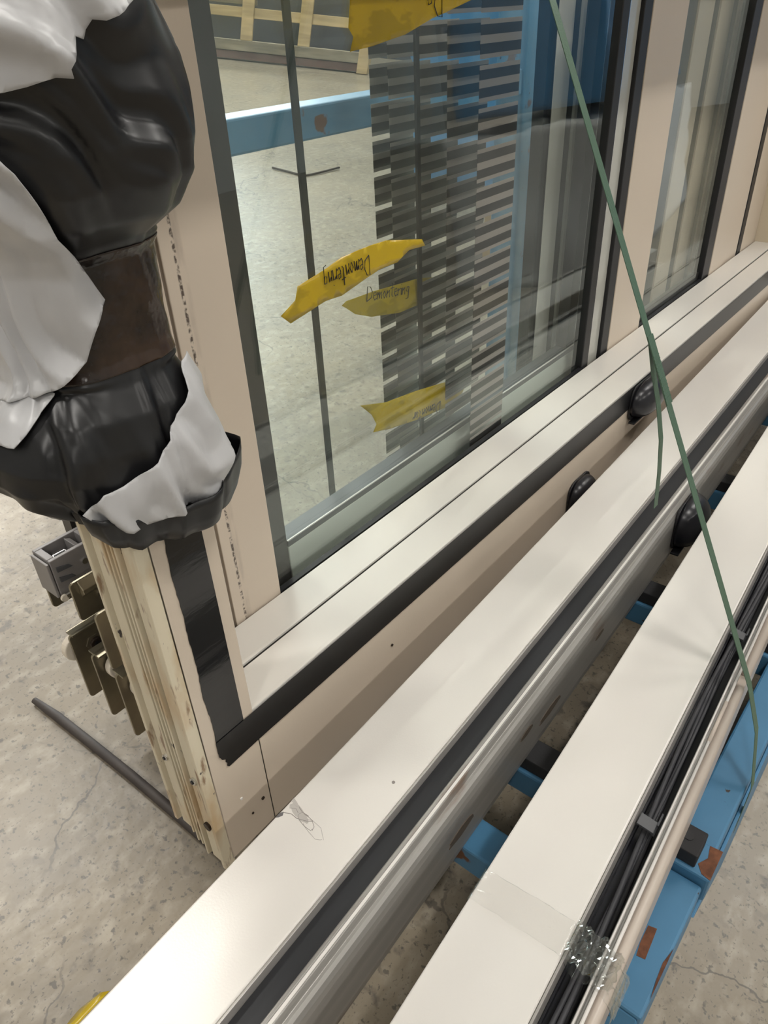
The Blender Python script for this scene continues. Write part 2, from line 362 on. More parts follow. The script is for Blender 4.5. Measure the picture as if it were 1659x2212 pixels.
# ------------------------------------------------------------------ black tape on the frame front
def wavy_strip(outline, y, th, name, mat, label, cat, base):
    o = MB().prism([(p[0], p[1]) for p in outline], 1, y - th, y).build(name, mat, None, base)
    rackobj(o, base); return tag(o, label, cat, 'black tape on the door frame')
left = []
z = -.030
while z < .818:
    left.append((-.046 + .0025 * noise.noise((z * 16, .3, 0)) + .0011 * noise.noise((z * 110, 2.3, 0)), z)); z += .004
out = [(-.0005, -.030)] + [(-.0005, .818)] + left[::-1]
wavy_strip(out, -.0003, .0007, 'black_tape', BLACKTAPE, 'glossy black tape strip running up the jamb with a ragged left edge', 'tape', (-.02, 0, 0))
out = [(XE, -.0030), (XE, -.0565), (1.5, -.0565), (.5, -.0565), (.02, -.0565), (-.0365, -.0580), (-.0390, -.0545), (-.0375, -.0500), (-.0400, -.0460), (-.0385, -.0415), (-.0440, -.0375), (-.0455, -.0330), (-.0470, -.0300), (-.0470, -.0030)]
wavy_strip(out, -.0012, .0006, 'black_tape', BLACKTAPE_H, 'long black tape strip running along the top of the bottom rail', 'tape', (.5, 0, -.03))

# ------------------------------------------------------------------ door leaves
PER = .0585
stripe_mesh = {}
def stripe(h, mt):
    k = (round(h, 4), mt.name)
    if k not in stripe_mesh:
        me = MB().box(0, .12, 0, .0006, 0, h).mesh('film_stripe'); me.materials.append(mt); stripe_mesh[k] = me
    return stripe_mesh[k]
SEQ = [(.006, FGREY), (.0135, FDARK), (.011, FGREY), (.0135, FDARK), (.006, FGREY)]
def film(pane, org, y, xs=.753, z_top=.785, z_bot=-.16, ph=.721):
    g = ph + PER * 4
    while g > z_bot:
        z = g - .00425
        for (h, mt) in SEQ:
            z -= h
            if z_bot < z < z_top:
                o = bpy.data.objects.new('film_stripe', stripe(h, mt)); COL.objects.link(o); o.parent = pane
                o.location = (xs - org[0], y - org[1], z - org[2])
        g -= PER

def pane_box(x0, x1, y, zb, zt, mat, parent, org, th=.004):
    return MB().box(x0, x1, y - th / 2, y + th / 2, zb, zt).build('glass_pane', mat, parent, org)

LY = [.150, .210, .270, .330, .370]
# leaf 0: the front leaf
o0 = (.113, .150, -.02)
l0 = thing('sliding_door_leaf', 'front glass door leaf with wide cream stile and black edge gasket', 'door leaf', o0, group='stacked sliding door leaves')
MB().box(.113, .203, .1375, .168, -.02, ZT - .02).build('stile', STILE, l0, o0, .0012)
p = pane_box(.203, 1.222, LY[0], -.02, ZT - .02, GLASS, l0, o0); film(p, o0, LY[0] + .003)
MB().box(.203, 1.222, .1365, .1465, -.018, .0012).build('bottom_bead', GASKET, l0, o0)
MB().box(1.215, 1.248, .139, .166, -.02, ZT - .02).build('edge_gasket', GASKET, l0, o0, .002)
MB().box(1.2485, 1.252, .141, .164, -.02, ZT - .02).build('edge_trim', CHROME, l0, o0)
# leaf 1: dark stile and visible bottom rail
o1 = (.10, .210, -.02)
l1 = thing('sliding_door_leaf', 'second glass door leaf with dark stile and pale bottom rail', 'door leaf', o1, group='stacked sliding door leaves')
MB().box(.06, .274, .190, .222, -.2, ZT - .02).build('stile', DARKSTILE, l1, o1, .001)
MB().box(.274, 1.40, .188, .224, -.2, .020).build('bottom_rail', M_('pale_green_rail', (.62, .66, .60), .3), l1, o1, .0015)
MB().box(.274, 1.40, .1875, .2245, .020, .031).build('glazing_bead', CLIP, l1, o1, .001)
MB().box(.274, 1.40, .1880, .190, .031, .033).build('bead_lip', LIP, l1, o1)
p = pane_box(.274, 1.245, LY[1], .03, ZT - .02, GLASSR, l1, o1); film(p, o1, LY[1] + .003, z_bot=.03)
MB().box(1.240, 1.281, .196, .224, .03, ZT - .02).build('edge_gasket', GASKET, l1, o1)
MB().box(1.281, 1.40, .190, .228, .03, ZT - .02).build('stile', LEDGE, l1, o1, .001)  # white in place of cream: stands in for light missing in the stack
# leaf 2
o2 = (.30, .270, -.02)
l2 = thing('sliding_door_leaf', 'third glass door leaf, its thin black edge just left of the striped film', 'door leaf', o2, group='stacked sliding door leaves')
MB().box(.02, .16, .256, .284, -.2, ZT - .02).build('stile', DARKSTILE, l2, o2)
p = pane_box(.16, 1.19, LY[2], -.19, ZT - .02, GLASSR, l2, o2); film(p, o2, LY[2] + .003)
MB().box(.7420, .7515, .266, .271, -.19, ZT - .02).build('edge_gasket', GASKET, l2, o2)
MB().box(1.158, 1.190, .258, .284, -.19, ZT - .02).build('edge_gasket', GASKET, l2, o2)
MB().box(1.190, 1.255, .256, .288, -.19, ZT - .02).build('stile', LEDGE, l2, o2, .001)  # this stile and the one past the groove are whitened for brightness
MB().box(1.255, 1.292, .262, .288, -.19, ZT - .02).build('stile_groove', DARKSTILE, l2, o2, .001)
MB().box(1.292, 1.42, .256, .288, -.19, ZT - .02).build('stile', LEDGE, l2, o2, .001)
MB().box(.16, 1.42, .252, .290, -.205, -.185).build('bottom_rail', CREAM, l2, o2)
# leaf 3
o3 = (.30, .330, -.02)
l3 = thing('sliding_door_leaf', 'fourth glass door leaf, its thin black edge bar left of the tape notes', 'door leaf', o3, group='stacked sliding door leaves')
MB().box(.02, .16, .318, .342, -.2, ZT - .02).build('stile', DARKSTILE, l3, o3)
p = pane_box(.16, 1.30, LY[3], -.19, ZT - .02, GLASSR, l3, o3); film(p, o3, LY[3] + .003)
MB().box(.5195, .5325, .326, .331, -.19, ZT - .02).build('edge_gasket', GASKET, l3, o3)
MB().box(.16, 1.42, .312, .346, -.205, -.185).build('bottom_rail', CREAM, l3, o3)
MB().box(1.40, 1.46, .316, .344, -.19, ZT - .02).build('stile', CREAM, l3, o3)
# leaf 4
o4 = (.30, .370, -.02)
l4 = thing('sliding_door_leaf', 'rearmost glass door leaf, farthest from the viewer in the stack', 'door leaf', o4, group='stacked sliding door leaves')
MB().box(.02, .16, .358, .382, -.2, ZT - .02).build('stile', DARKSTILE, l4, o4)
p = pane_box(.16, 1.30, LY[4], -.19, ZT - .02, GLASSR, l4, o4); film(p, o4, LY[4] + .003)
MB().box(.16, 1.42, .354, .388, -.205, -.185).build('bottom_rail', CREAM, l4, o4)
# fixed side panel right of the leaves
of = (1.315, .15, -.02)
fp = thing('fixed_side_panel', 'fixed glass side panel with broad cream stile right of the front leaf', 'door panel', of)
MB().box(1.315, 1.355, .1390, .170, -.02, ZT - .02).build('edge_gasket', GASKET, fp, of, .002)
MB().box(1.2545, 1.3145, .1475, .160, -.02, ZT - .02).build('reflection_strip', PALEREFL, fp, of, .001)  # added pale strip, painted in place of the reflection between the gaskets
MB().box(1.355, 1.545, .1375, .172, -.02, ZT - .02).build('stile', CREAM, fp, of, .0015)
pane_box(1.545, 2.02, .150, -.02, ZT - .02, GLASS, fp, of)
MB().box(1.545, 1.5485, .1470, .153, -.02, ZT - .02).build('glass_edge', GLEDGE, fp, of)
MB().box(1.545, 2.02, .1365, .1465, -.018, .0012).build('bottom_bead', GASKET, fp, of)
MB().box(1.545, 2.02, .150, .165, -.018, .022).build('inner_bead', DARKSTILE, fp, of)
MB().box(2.015, 2.075, .1385, .172, -.02, ZT - .02).build('edge_gasket', GASKET, fp, of, .002)
oc = (2.078, .15, -.02)
cp = thing('cover_panel', 'cream upright cover panel with black gasket beside the right jamb', 'door panel', oc)
MB().box(2.078, 2.20, .1375, .172, -.02, ZT - .02).build('stile', CREAM, cp, oc, .0015)
MB().box(2.20, 2.34, .1405, .172, -.02, ZT - .02).build('inner_face', CREAM, cp, oc, .0015)
MB().box(2.34, 2.378, .1380, .172, -.02, ZT - .02).build('edge_gasket', GASKET, cp, oc, .002)
MB().box(2.378, XE - .001, .1375, .172, -.02, ZT - .02).build('stile', CREAM, cp, oc, .0015)
# uprights of the fixed panel behind
orp = (1.5, .22, -.2)
rp = thing('rear_fixed_panel', 'rear glass panel with dark and cream uprights seen through side panel', 'door panel', orp)
for (a, c, mt, nm) in ((1.72, 1.80, DARKSTILE, 'gasket'), (1.80, 1.905, CREAM, 'stile'), (1.905, 1.955, DARKSTILE, 'gasket'), (1.955, 2.05, CREAM, 'stile'), (2.05, 2.10, DARKSTILE, 'gasket'), (2.10, 2.5, CREAM, 'stile')):
    MB().box(a, c, .205 if mt is CREAM else .210, .232, -.2, ZT - .02).build(nm, mt, rp, orp, .001)
pane_box(1.47, 1.72, .22, -.2, ZT - .02, GLASSR, rp, orp)
MB().box(1.47, 2.5, .2, .235, -.214, -.2).build('bottom_rail', CREAM, rp, orp)

# ------------------------------------------------------------------ yellow tape notes and a reflected one, with marker writing
GLY = {'D': [[(0, 0), (0, 1), (.35, .95), (.6, .6), (.5, .2), (0, 0)]], 'e': [[(.05, .3), (.4, .35), (.3, .55), (.08, .5), (.05, .2), (.2, 0), (.45, .1)]],
       'm': [[(0, 0), (.05, .5), (.1, .3), (.22, .5), (.28, .05), (.35, .4), (.48, .48), (.55, 0)]], 'o': [[(.2, .5), (.02, .25), (.2, 0), (.4, .25), (.2, .5)]],
       'n': [[(0, 0), (.05, .5), (.1, .3), (.3, .5), (.35, 0)]], 't': [[(.15, .95), (.15, .1), (.3, 0)], [(-.05, .6), (.4, .65)]],
       'r': [[(0, 0), (.05, .5), (.1, .35), (.3, .5)]], 'i': [[(.05, .5), (.08, 0)], [(.05, .72), (.07, .76)]],
       'g': [[(.35, .5), (.1, .5), (.05, .2), (.3, .15), (.35, .5), (.32, -.3), (.05, -.35)]], 'a': [[(.35, .45), (.1, .5), (.03, .15), (.2, 0), (.36, .4), (.4, 0)]]}
ADV = {'D': .72, 'm': .68, 'i': .2, 't': .42, 'r': .36}
def writing(text, ox, oz, ux, uz, size, y, hs=1.1, parent=None, org=(0, 0, 0), r=.0007, mirror=False, name='marker_writing'):
    """handwritten strokes; (ux,uz) is the writing direction in the tape plane"""
    d = Vector((ux, uz)).normalized(); u = Vector((-d.y, d.x))
    if mirror: u = -u
    b = MB(); x = 0
    for ch in text:
        for st in GLY[ch]:
            pts = []
            for (a, c) in st:
                q = Vector((ox, oz)) + d * (x + a) * size + u * c * size * hs; pts.append((q.x, y, q.y))
            b.tube(pts, r, 5, None)
        x += ADV.get(ch, .5)
    return b.build(name, INK, parent, org)

def tape_note(outline, y, label, txt=None, curl=.002):
    """thin tape sheet with a real outline; slightly lifted and wrinkled off the glass"""
    vs = [Vector(p) for p in outline]
    cen = sum(vs, Vector((0, 0))) / len(vs); org = (cen.x, y, cen.y)
    dens = []
    for i, a in enumerate(vs):
        c = vs[(i + 1) % len(vs)]; n = max(1, int((c - a).length / .012))
        for k in range(n): dens.append(a.lerp(c, k / n))
    nb = len(dens); pts = list(dens)
    x0 = min(v.x for v in vs); x1 = max(v.x for v in vs); z0 = min(v.y for v in vs); z1 = max(v.y for v in vs)
    x = x0
    while x < x1:
        z = z0
        while z < z1: pts.append(Vector((x + random.uniform(-.002, .002), z + random.uniform(-.002, .002)))); z += .010
        x += .010
    r = delaunay_2d_cdt(pts, [], [list(range(nb))], 1, 1e-5)
    b = MB()
    for v in r[0]:
        lift = curl * abs(noise.noise((v.x * 22, v.y * 22, y * 9)))
        b.v.append((v.x, y - lift, v.y))
    b.f = [tuple(f) for f in r[2]]
    t = thing('yellow_tape', label, 'tape', org, group='yellow tape notes on the glass')
    b.build('tape_strip', YTAPE, t, org, smooth=True, solid=.0003)
    if txt: writing(*txt, parent=t, org=org)
    return t
T1 = [(.2801, .4126), (.3095, .425), (.3164, .4416), (.3714, .4505), (.4053, .4577), (.4397, .4589), (.4703, .4595), (.5019, .4582), (.5897, .4404), (.5979, .4288), (.5564, .4315), (.5423, .4266), (.5272, .4206), (.4831, .4208), (.3994, .4059), (.3659, .4076), (.2964, .3975)]
T2_REFL = [(.5374, .3271), (.5485, .3318), (.6155, .3289), (.7077, .3203), (.7572, .3157), (.8168, .3018), (.7939, .2954), (.786, .2724), (.7604, .2662), (.6913, .2688), (.612, .2851), (.5696, .303), (.5473, .3202)]
T3 = [(.4996, .1745), (.53, .1648), (.5681, .1529), (.6648, .1386), (.7528, .1211), (.8227, .081), (.8061, .0646), (.7531, .0653), (.6631, .0778), (.5779, .0952), (.5294, .1091), (.5395, .1215), (.5284, .1447)]
T4 = [(.4458, .7205), (.4551, .7105), (.4466, .6956), (.4897, .6989), (.5572, .7078), (.6194, .7232), (.7149, .7416), (.8059, .7731), (.5899, .7886), (.4565, .766)]
tape_note(T1, .1462, 'large yellow tape strip with black handwriting, highest of the middle three strips', ('Demontering', .4605, .4475, -1, -.02, .0182, .1440, 1.55), .0016)
tape_note(T2_REFL, .2760, 'reflection of the large yellow tape, built as a strip with faint writing below it', ('Demontering', .600, .3165, 1, -.16, .0230, .2738), .0015)  # added strip for the large note's reflection in a rear pane
tape_note(T3, .2150, 'lowest yellow tape strip with forked left end near the sill', ('Demontaa'.replace('aa', 'ar'), .735, .088, -1, .12, .022, .2130), .0015)
tape_note(T4, .1462, 'broad yellow tape strip at the top edge of the glass', ('De', .64, .757, -1, .0, .03, .1440), .003)

# ------------------------------------------------------------------ hanger hardware behind the ribbed jamb
def rrect(x0, x1, z0, z1, r=.006, n=4):
    pts = []
    for cx, cz, a0 in ((x1 - r, z1 - r, 0), (x0 + r, z1 - r, 90), (x0 + r, z0 + r, 180), (x1 - r, z0 + r, 270)):
        for k in range(n + 1):
            a = R(a0 + 90 * k / n); pts.append((cx + r * math.cos(a), cz + r * math.sin(a)))
    return pts
def roller(y, x, z0, z1, label, wheel_x, front):
    org = (x, y, z0); t = thing('roller_hanger', label, 'hanger', org, group='roller hangers of the door leaves')
    MB().prism(rrect(x, x + .092, z0, z1), 1, y - .002, y + .002).build('plate', ZINC, t, org, .0006)
    MB().prism([(x + .004, z1), (x + .090, z1), (x + .090, z1 - .003), (x + .004, z1 - .003)], 1, y - .012 if front else y - .004, y + .012).build('top_flange', ZINC, t, org, .0006)
    wy = y - .010 if front else y + .012
    wz = z1 - .032
    MB().cyl((wheel_x, wy, wz), 1, .021, .012, 28).build('wheel', NYLON, t, org, .002, smooth=False)
    MB().cyl((wheel_x, wy - .0065, wz), 1, .007, .003, 18).build('bush', COPPER, t, org)
    if not front:
        MB().cyl((x + .030, y - .003, z1 - .030), 1, .0125, .002, 6).build('hex_plate', ZINC, t, org, .0004)
        o = MB().cyl((x + .031, y - .0055, z1 - .031), 1, .0085, .006, 20).build('cap_bolt', RUSTY, t, org, .001)
        MB().cyl((x + .031, y - .009, z1 - .031), 1, .0042, .002, 6).build('socket', GASKET, o, org)
        MB().cyl((x + .016, y + .012, z1 - .066), 1, .010, .010, 20).build('stop_roller', PLASTICB, t, org)
    return t
roller(.25, -.078, -.060, .058, 'largest zinc roller hanger, white wheel at its upper left corner', -.066, False)
roller(.20, -.077, -.066, .052, 'middle zinc roller hanger with white wheel beside the grey clip', -.046, True)
roller(.15, -.076, -.074, .046, 'lowest zinc roller hanger closest to the ribbed jamb edge', -.044, True)
def guide(y, x, z0, z1, label):
    org = (x, y, z0); t = thing('guide_bracket', label, 'bracket', org, group='guide brackets of the door leaves')
    MB().prism(rrect(x, x + .092, z0, z1), 1, y - .002, y + .002).build('plate', ZINC, t, org, .0006)
    MB().prism([(y - .0025, z1), (y - .012, z1 - .010), (y - .012, z1 - .017), (y - .0025, z1 - .026)], 0, x + .010, x + .090).build('pressed_ridge', ZINC, t, org, .001)
    MB().box(x + .030, x + .046, y - .0045, y - .002, z0 + .022, z0 + .029).build('slot_tab', CHROME, t, org)
    MB().cyl((x + .062, y - .003, z0 + .026), 1, .003, .003, 12).build('rivet', CHROME, t, org)
    return t
guide(.288, -.068, .083, .131, 'upper zinc guide bracket under the grey cast block')
guide(.20, -.073, .110, .170, 'olive zinc guide bracket with pressed ridge right of the grey cast block')
org = (-.075, .15, .02); t = thing('guide_bracket', 'narrow zinc bracket with round dimples touching the jamb edge', 'bracket', org, group='guide brackets of the door leaves')
MB().prism(rrect(-.076, .016, .056, .148), 1, .148, .152).build('plate', ZINC, t, org, .0006)
for zz in (.132, .092): MB().cyl((-.052, .147, zz), 1, .008, .003, 18, .005).build('dimple', COPPER, t, org)
MB().cyl((-.045, .147, .112), 1, .010, .003, 18).build('bolt', CHROME, t, org)
org = (-.07, .26, .134); t = thing('cast_block', 'grey cast metal clamp block with a chrome screw in its top recess', 'clamp', org)
MB().box(-.070, .012, .240, .246, .130, .185).box(-.070, .012, .276, .282, .134, .185).box(-.070, -.060, .246, .276, .134, .185).box(-.014, .012, .246, .276, .134, .185).box(-.060, -.014, .246, .276, .134, .166).build('body', CAST, t, org, .0010)
MB().box(-.0745, -.0708, .2415, .2805, .128, .181).build('end_plate', CAST, t, org, .0008)
o = MB().cyl((-.046, .261, .170), 2, .0105, .010, 20).build('screw', CHROME, t, org, .0015)
MB().box(-.054, -.038, .2600, .2622, .1745, .1757).build('screw_slot', GASKET, o, org)
MB().prism([(-.030, .166), (-.030, .184), (-.022, .180), (-.018, .166)], 1, .248, .274).build('wedge', CAST, t, org, .0008)
for zz in (.166, .150): MB().prism([(-.065, zz + .008), (-.048, zz + .003), (-.044, zz - .002), (-.065, zz)], 1, .2378, .2402).build('ramp', CLIP, t, org, .0005)
MB().cyl((-.027, .2390, .161), 1, .0042, .002, 14).build('pin_ring', CHROME, t, org)
MB().tube([(-.066, .236, .130), (-.02, .236, .132)], .0036, 10).build('slide_rod', CHROME, t, org)
MB().cyl((-.0685, .236, .128), 1, .005, .004, 14).build('nylon_tip', NYLON, t, org)
org = (-.03, .185, .05); t = thing('grey_clip', 'small grey plastic clip wedged against the middle roller hanger', 'clip', org)
MB().box(-.052, -.005, .172, .186, .022, .062).build('body', CAST, t, org, .002)
MB().box(-.046, -.010, .1712, .1722, .028, .056).build('recess', CLIP, t, org)

# ------------------------------------------------------------------ blue rack
RB = (.12, -.495, -.435)
rk = thing('blue_steel_rack', 'worn blue steel rack carrying the door frame and both beams', 'rack', RB)
def rp_(mb, nm, mt=BLUE, bev=.004): return mb.build(nm, mt, rk, RB, bev)
rp_(MB().box(.375, 2.9, -.522, -.470, -.37, -.270), 'front_rail')
rp_(MB().box(.112, .318, -.524, -.456, -.37, -.278), 'rail_end')
rp_(MB().prism([(.112, -.282), (.112, -.37), (.062, -.425), (.048, -.400)], 1, -.522, -.458), 'end_ramp')
rp_(MB().prism([(.30, -.33), (.95, -.30), (.95, -.505), (.52, -.505)], 1, -.5275, -.5225), 'foot_plate', BLUE, .001)
rp_(MB().prism([(1.9, -.33), (2.7, -.30), (2.7, -.505), (2.0, -.505)], 1, -.5275, -.5225), 'foot_plate', BLUE, .001)
MB().prism([(.180, -.500), (.226, -.497), (.223, -.486), (.196, -.4865), (.178, -.489)], 2, -.2785, -.2774).build('rust_patch', RUSTM, rk, RB)
MB().prism([(.322, -.5295), (.374, -.5295), (.372, -.512), (.352, -.516), (.336, -.508), (.324, -.517)], 2, -.2624, -.2614).build('rust_patch', RUSTM, rk, RB)
MB().prism([(.140, -.5235), (.215, -.5235), (.19, -.519), (.165, -.5205)], 2, -.2785, -.2774).build('rust_patch', RUSTM, rk, RB)
rp_(MB().box(.112, 2.9, .46, .54, -.36, -.27), 'rear_rail')
for x0 in (.320, .800, 1.290, 1.800, 2.300):
    rp_(MB().box(x0, x0 + .055, -.53, .46, -.315, -.262), 'cross_rail')
    o = MB().box(x0 + .006, x0 + .050, -.506, .44, -.262, ZB).build('rubber_pad', PADM, rk, RB, .002)
    MB().cyl((x0 + .030, -.485, ZB + .0004), 2, .007, .001, 16).build('pad_hole', GASKET, o, RB)
rp_(MB().box(.165, .222, -.456, .46, -.330, -.275), 'cross_rail')
rp_(MB().box(1.445, 1.55, .47, .55, -.27, 1.5), 'post'); rp_(MB().box(.15, .24, .47, .55, -.27, 1.5), 'post')
rp_(MB().box(.24, 1.445, .475, .545, .545, .600), 'cross_bar')
rp_(MB().box(1.42, 1.575, .45, .57, -.372, -.27), 'post_foot', BLUE, .003)
rp_(MB().box(2.75, 2.84, .47, .55, -.27, 1.5), 'post')
rp_(MB().box(1.55, 2.75, .475, .545, .545, .600), 'cross_bar')
rp_(MB().box(.13, .26, .45, .57, -.41, -.27), 'post_foot'); rp_(MB().box(2.73, 2.86, .45, .57, -.40, -.27), 'post_foot')

# ------------------------------------------------------------------ header beams
def yz(poly): return [(-a, c) for a, c in poly]       # (w, z) with w towards the viewer side
def header(name, label, base, yaw, xa, xb, rail_mat, lip_mat, cables):
    t = thing(name, label, 'beam', base, yaw, 'white header beams')
    MB().box(xa, xb, -.113, 0, 0, .135).build('cover', WHITE, t, (0, 0, 0), .0025, 3)
    MB().box(xa, xb, -.1165, -.1135, .05, .1335).build('cover_edge', EDGEG, t, (0, 0, 0), .0006)
    MB().prism(yz([(.117, .0), (.117, .100 if cables else .1185), (.1195, .100 if cables else .1185), (.1195, .085 if cables else .119), (.1455, .085 if cables else .119), (.1455, 0)]), 0, xa, xb).build('channel', CHANNEL if cables else CHANNEL_M, t)
    if not cables:
        MB().prism(yz([(.146, 0), (.146, .124), (.1475, .1255), (.1515, .1255), (.1525, .1235), (.1555, .1235), (.1565, .1255), (.1580, .1255), (.1600, .122), (.1615, .1165), (.1655, .1165), (.1695, .114), (.1725, .108), (.174, .098), (.1745, .02), (.172, 0)]), 0, xa, xb).build('rail', rail_mat, t, (0, 0, 0), .0007)
        MB().box(xa, xb, -.1560, -.1522, .1225, .1245).build('rail_line', LIP, t)
        for (s, z, L, h) in ((.42, .055, .030, .010), (.60, .075, .018, .007), (.68, .050, .035, .009), (.86, .07, .016, .006)):
            MB().prism([(s + L * math.cos(q * .5236) * (1 + .2 * math.sin(3 * q)), z + h * math.sin(q * .5236)) for q in range(12)], 1, -.1752, -.1742).build('rub_mark', RUBM, t)
    else:
        MB().prism(yz([(.146, 0), (.146, .120), (.148, .1225), (.1495, .1225), (.1505, .117), (.1530, .117), (.1535, 0)]), 0, xa, xb).build('rail', ALU, t, (0, 0, 0), .0005)
        MB().tube([(xa, -.1480, .1225), (xb, -.1480, .1225)], .0013, 8).build('lip_bead', lip_mat, t, smooth=True)
        for (a, c) in ((xa, .535), (.62, xb)):
            MB().tube([(a, -.1550, .1185), (c, -.1550, .1185)], .0021, 8).build('lip_bead', lip_mat, t, smooth=True)
        MB().tube([(.535, -.1550, .1182), (.62, -.1550, .1182)], .0028, 8).build('joint_sleeve', PINKCOVER, t, smooth=True)
        MB().box(xa, xb, -.1545, -.1515, .05, .1165).build('lip_strip', PINKCOVER, t)
        for (a, c) in ((xa, .665), (.70, xb)):
            MB().tube([(a, -.1620, .108), (c, -.1620, .108)], .0078, 14).build('edge_tube', PINKCOVER, t, smooth=True)
        MB().box(xa, xb, -.168, -.1555, 0, .105).build('front_face', PINKCOVER, t, (0, 0, 0), .001)
        for k in range(5):
            pts = []; s = xa; ph = random.uniform(0, 9)
            while s <= xb:
                pts.append((s, -.1315 + .0085 * math.sin(s * 5.2 + ph) * math.cos(s * 2.1 + k) , .0890 + .0055 * (k % 3) + .002 * math.sin(s * 9 + ph))); s += .03
            MB().tube(pts, .0033 if k < 3 else .0024, 8).build('cable', CABLE, t, smooth=True)
        for s in (.372, .781, 1.2, 1.65):
            o = MB().prism(yz([(.1175, .112), (.1185, .1155), (.140, .1115), (.1425, .106), (.140, .104), (.1375, .108), (.1185, .112)]), 0, s - .009, s + .009).build('cable_clip', CLIP, t, (0, 0, 0), .0006)
            MB().box(s + .004, s + .024, -.1425, -.1402, .104, .112).build('clip_tongue', CLIP, o)
    MB().box(xb, xb + .004, -.170, 0, 0, .133).build('end_cap', WHITE, t, (0, 0, 0), .001)
    MB().box(xa - .004, xa, -.170, 0, 0, .133).build('end_cap', WHITE, t, (0, 0, 0), .001)
    return t
b1 = header('header_beam', 'white header beam next to the door frame with silver rail and smudge', (-.29, -.084, ZB), R(1.584), -.16, 2.75, ALU_D, LIP, False)
b3 = header('header_beam', 'right white header beam with cables in its channel and clear tape', (-.1235, -.3344, ZB), R(2.653), -.20, 2.75, ALU, LIP, True)
# scuff strokes and the crushed dent on the first beam's cover
dent = []
def scuff(pts, r=.0006):
    MB().tube([(a, -c, .1352) for a, c in pts], r, 5, .4).build('scuff_mark', M_('pencil_grey', (.10, .09, .085), .6) if 'pg' not in globals() else pg, b1)
pg = M_('pencil_grey_mark', (.30, .27, .25), .6)
rnd = random.Random(3)
def blob(cx, cw, a, bq, ang, n=14, j=.0012):
    out = []
    for k in range(n + 1):
        q = 2 * math.pi * k / n; u = a * math.cos(q) + rnd.uniform(-j, j); v = bq * math.sin(q) + rnd.uniform(-j, j)
        out.append((cx + u * math.cos(ang) - v * math.sin(ang), cw + u * math.sin(ang) + v * math.cos(ang)))
    return out
sm = M_('grey_smudge', (.52, .49, .455), .5); sk = M_('dark_smudge', (.16, .15, .15), .5)
def smear(pts, mt, z): MB().prism([(a, -c) for a, c in pts], 2, .1350, z).build('smudge', mt, b1)
smear(blob(.2765, .022, .019, .006, 1.75, 18, .0016)[:-1], sm, .13525); smear([(.2545, .001), (.262, .0008), (.2665, .004), (.262, .0065), (.257, .004)], sk, .1354)
smear([(.284, .001), (.289, .0008), (.286, .010), (.2825, .016), (.2815, .010)], sm, .1354)
scuff(blob(.2735, .036, .015, .0060, 1.85), .00035); scuff(blob(.270, .052, .018, .0075, 1.75), .0002); scuff([(.2655, .004), (.270, .014), (.2695, .024), (.2735, .036), (.2785, .043)], .0005); scuff([(.288, .002), (.284, .012), (.280, .024), (.2805, .034)], .0005)
scuff([(.275, .006), (.279, .014), (.276, .020)], .0004)
MB().cyl((.3826, -.0917, .1352), 2, .0022, .0006, 14).build('screw_hole', pg, b1)

# clear packing tape across the right beam
def wrinkled(rows, name, label, mat, parent_thing, amp, seed):
    b = MB(); n = len(rows[0])
    for i, r in enumerate(rows):
        for j, p in enumerate(r):
            d = amp * (abs(noise.noise((i * .5 + seed, j * .8, 1.7))) + .6 * abs(noise.noise((i * 1.3, j * 1.9 + seed, 4.2))))
            b.v.append((p[0] + d * .3, p[1] - d * .15, p[2] + d))
    for i in range(len(rows) - 1):
        for j in range(n - 1):
            a = i * n + j; b.f.append((a, a + 1, a + n + 1, a + n))
    return b.build(name, mat, parent_thing, smooth=True, solid=.0002)
tb = thing('clear_tape', 'crinkled clear packing tape wrapped across the right header beam', 'tape', (-.1235, -.3344, ZB), R(2.653))
rows = []
path = [(-.0015, .085), (-.0015, .110), (-.001, .1352), (.010, .1358), (.03, .1357), (.055, .1357), (.08, .1357), (.10, .1357), (.1125, .1355), (.117, .128), (.121, .118), (.128, .112), (.135, .112), (.142, .117), (.1475, .1255), (.153, .1240), (.160, .1190), (.168, .112), (.174, .10), (.176, .085), (.176, .060), (.174, .03)]
fine = []
for a, c in zip(path, path[1:]):
    for k in range(3): fine.append((a[0] + (c[0] - a[0]) * k / 3, a[1] + (c[1] - a[1]) * k / 3))
fine.append(path[-1])
for (w_, z_) in fine:
    rows.append([(.150 - .10 * max(0, w_ - .1) + s * .0026 + w_ * .02, -w_, z_ + .0006) for s in range(17)])
wrinkled(rows, 'tape_strip', '', CTAPE, tb, .0034, 3.)
# the bunched, glossier end of that tape over the cable channel
CRUMP = thin_glass('crumpled_clear_tape', (.97, .97, .97), .16)
rows2 = []
for i in range(26):
    f = i / 25; w_ = .112 + .066 * f; z_ = .137 - .013 * math.sin(f * math.pi * .62) ** 2 - (.05 * max(0, f - .75) / .25)
    rows2.append([(.150 + s_ * .0022 + .006 * noise.noise((i * .22, 1.2, 3)), -w_, z_ + .001) for s_ in range(22)])
b = MB()
for i, r in enumerate(rows2):
    for k, p in enumerate(r):
        d = .0075 * (abs(noise.noise((i * .33, k * .30, 7.7))) + .5 * abs(noise.noise((i * .8, k * .7, 2.2))))
        b.v.append((p[0] + d * .6, p[1] - d * .3, p[2] + d))
for i in range(len(rows2) - 1):
    for k in range(21): a = i * 22 + k; b.f.append((a, a + 1, a + 23, a + 22))
b.build('crumpled_end', CRUMP, tb, solid=.0002)
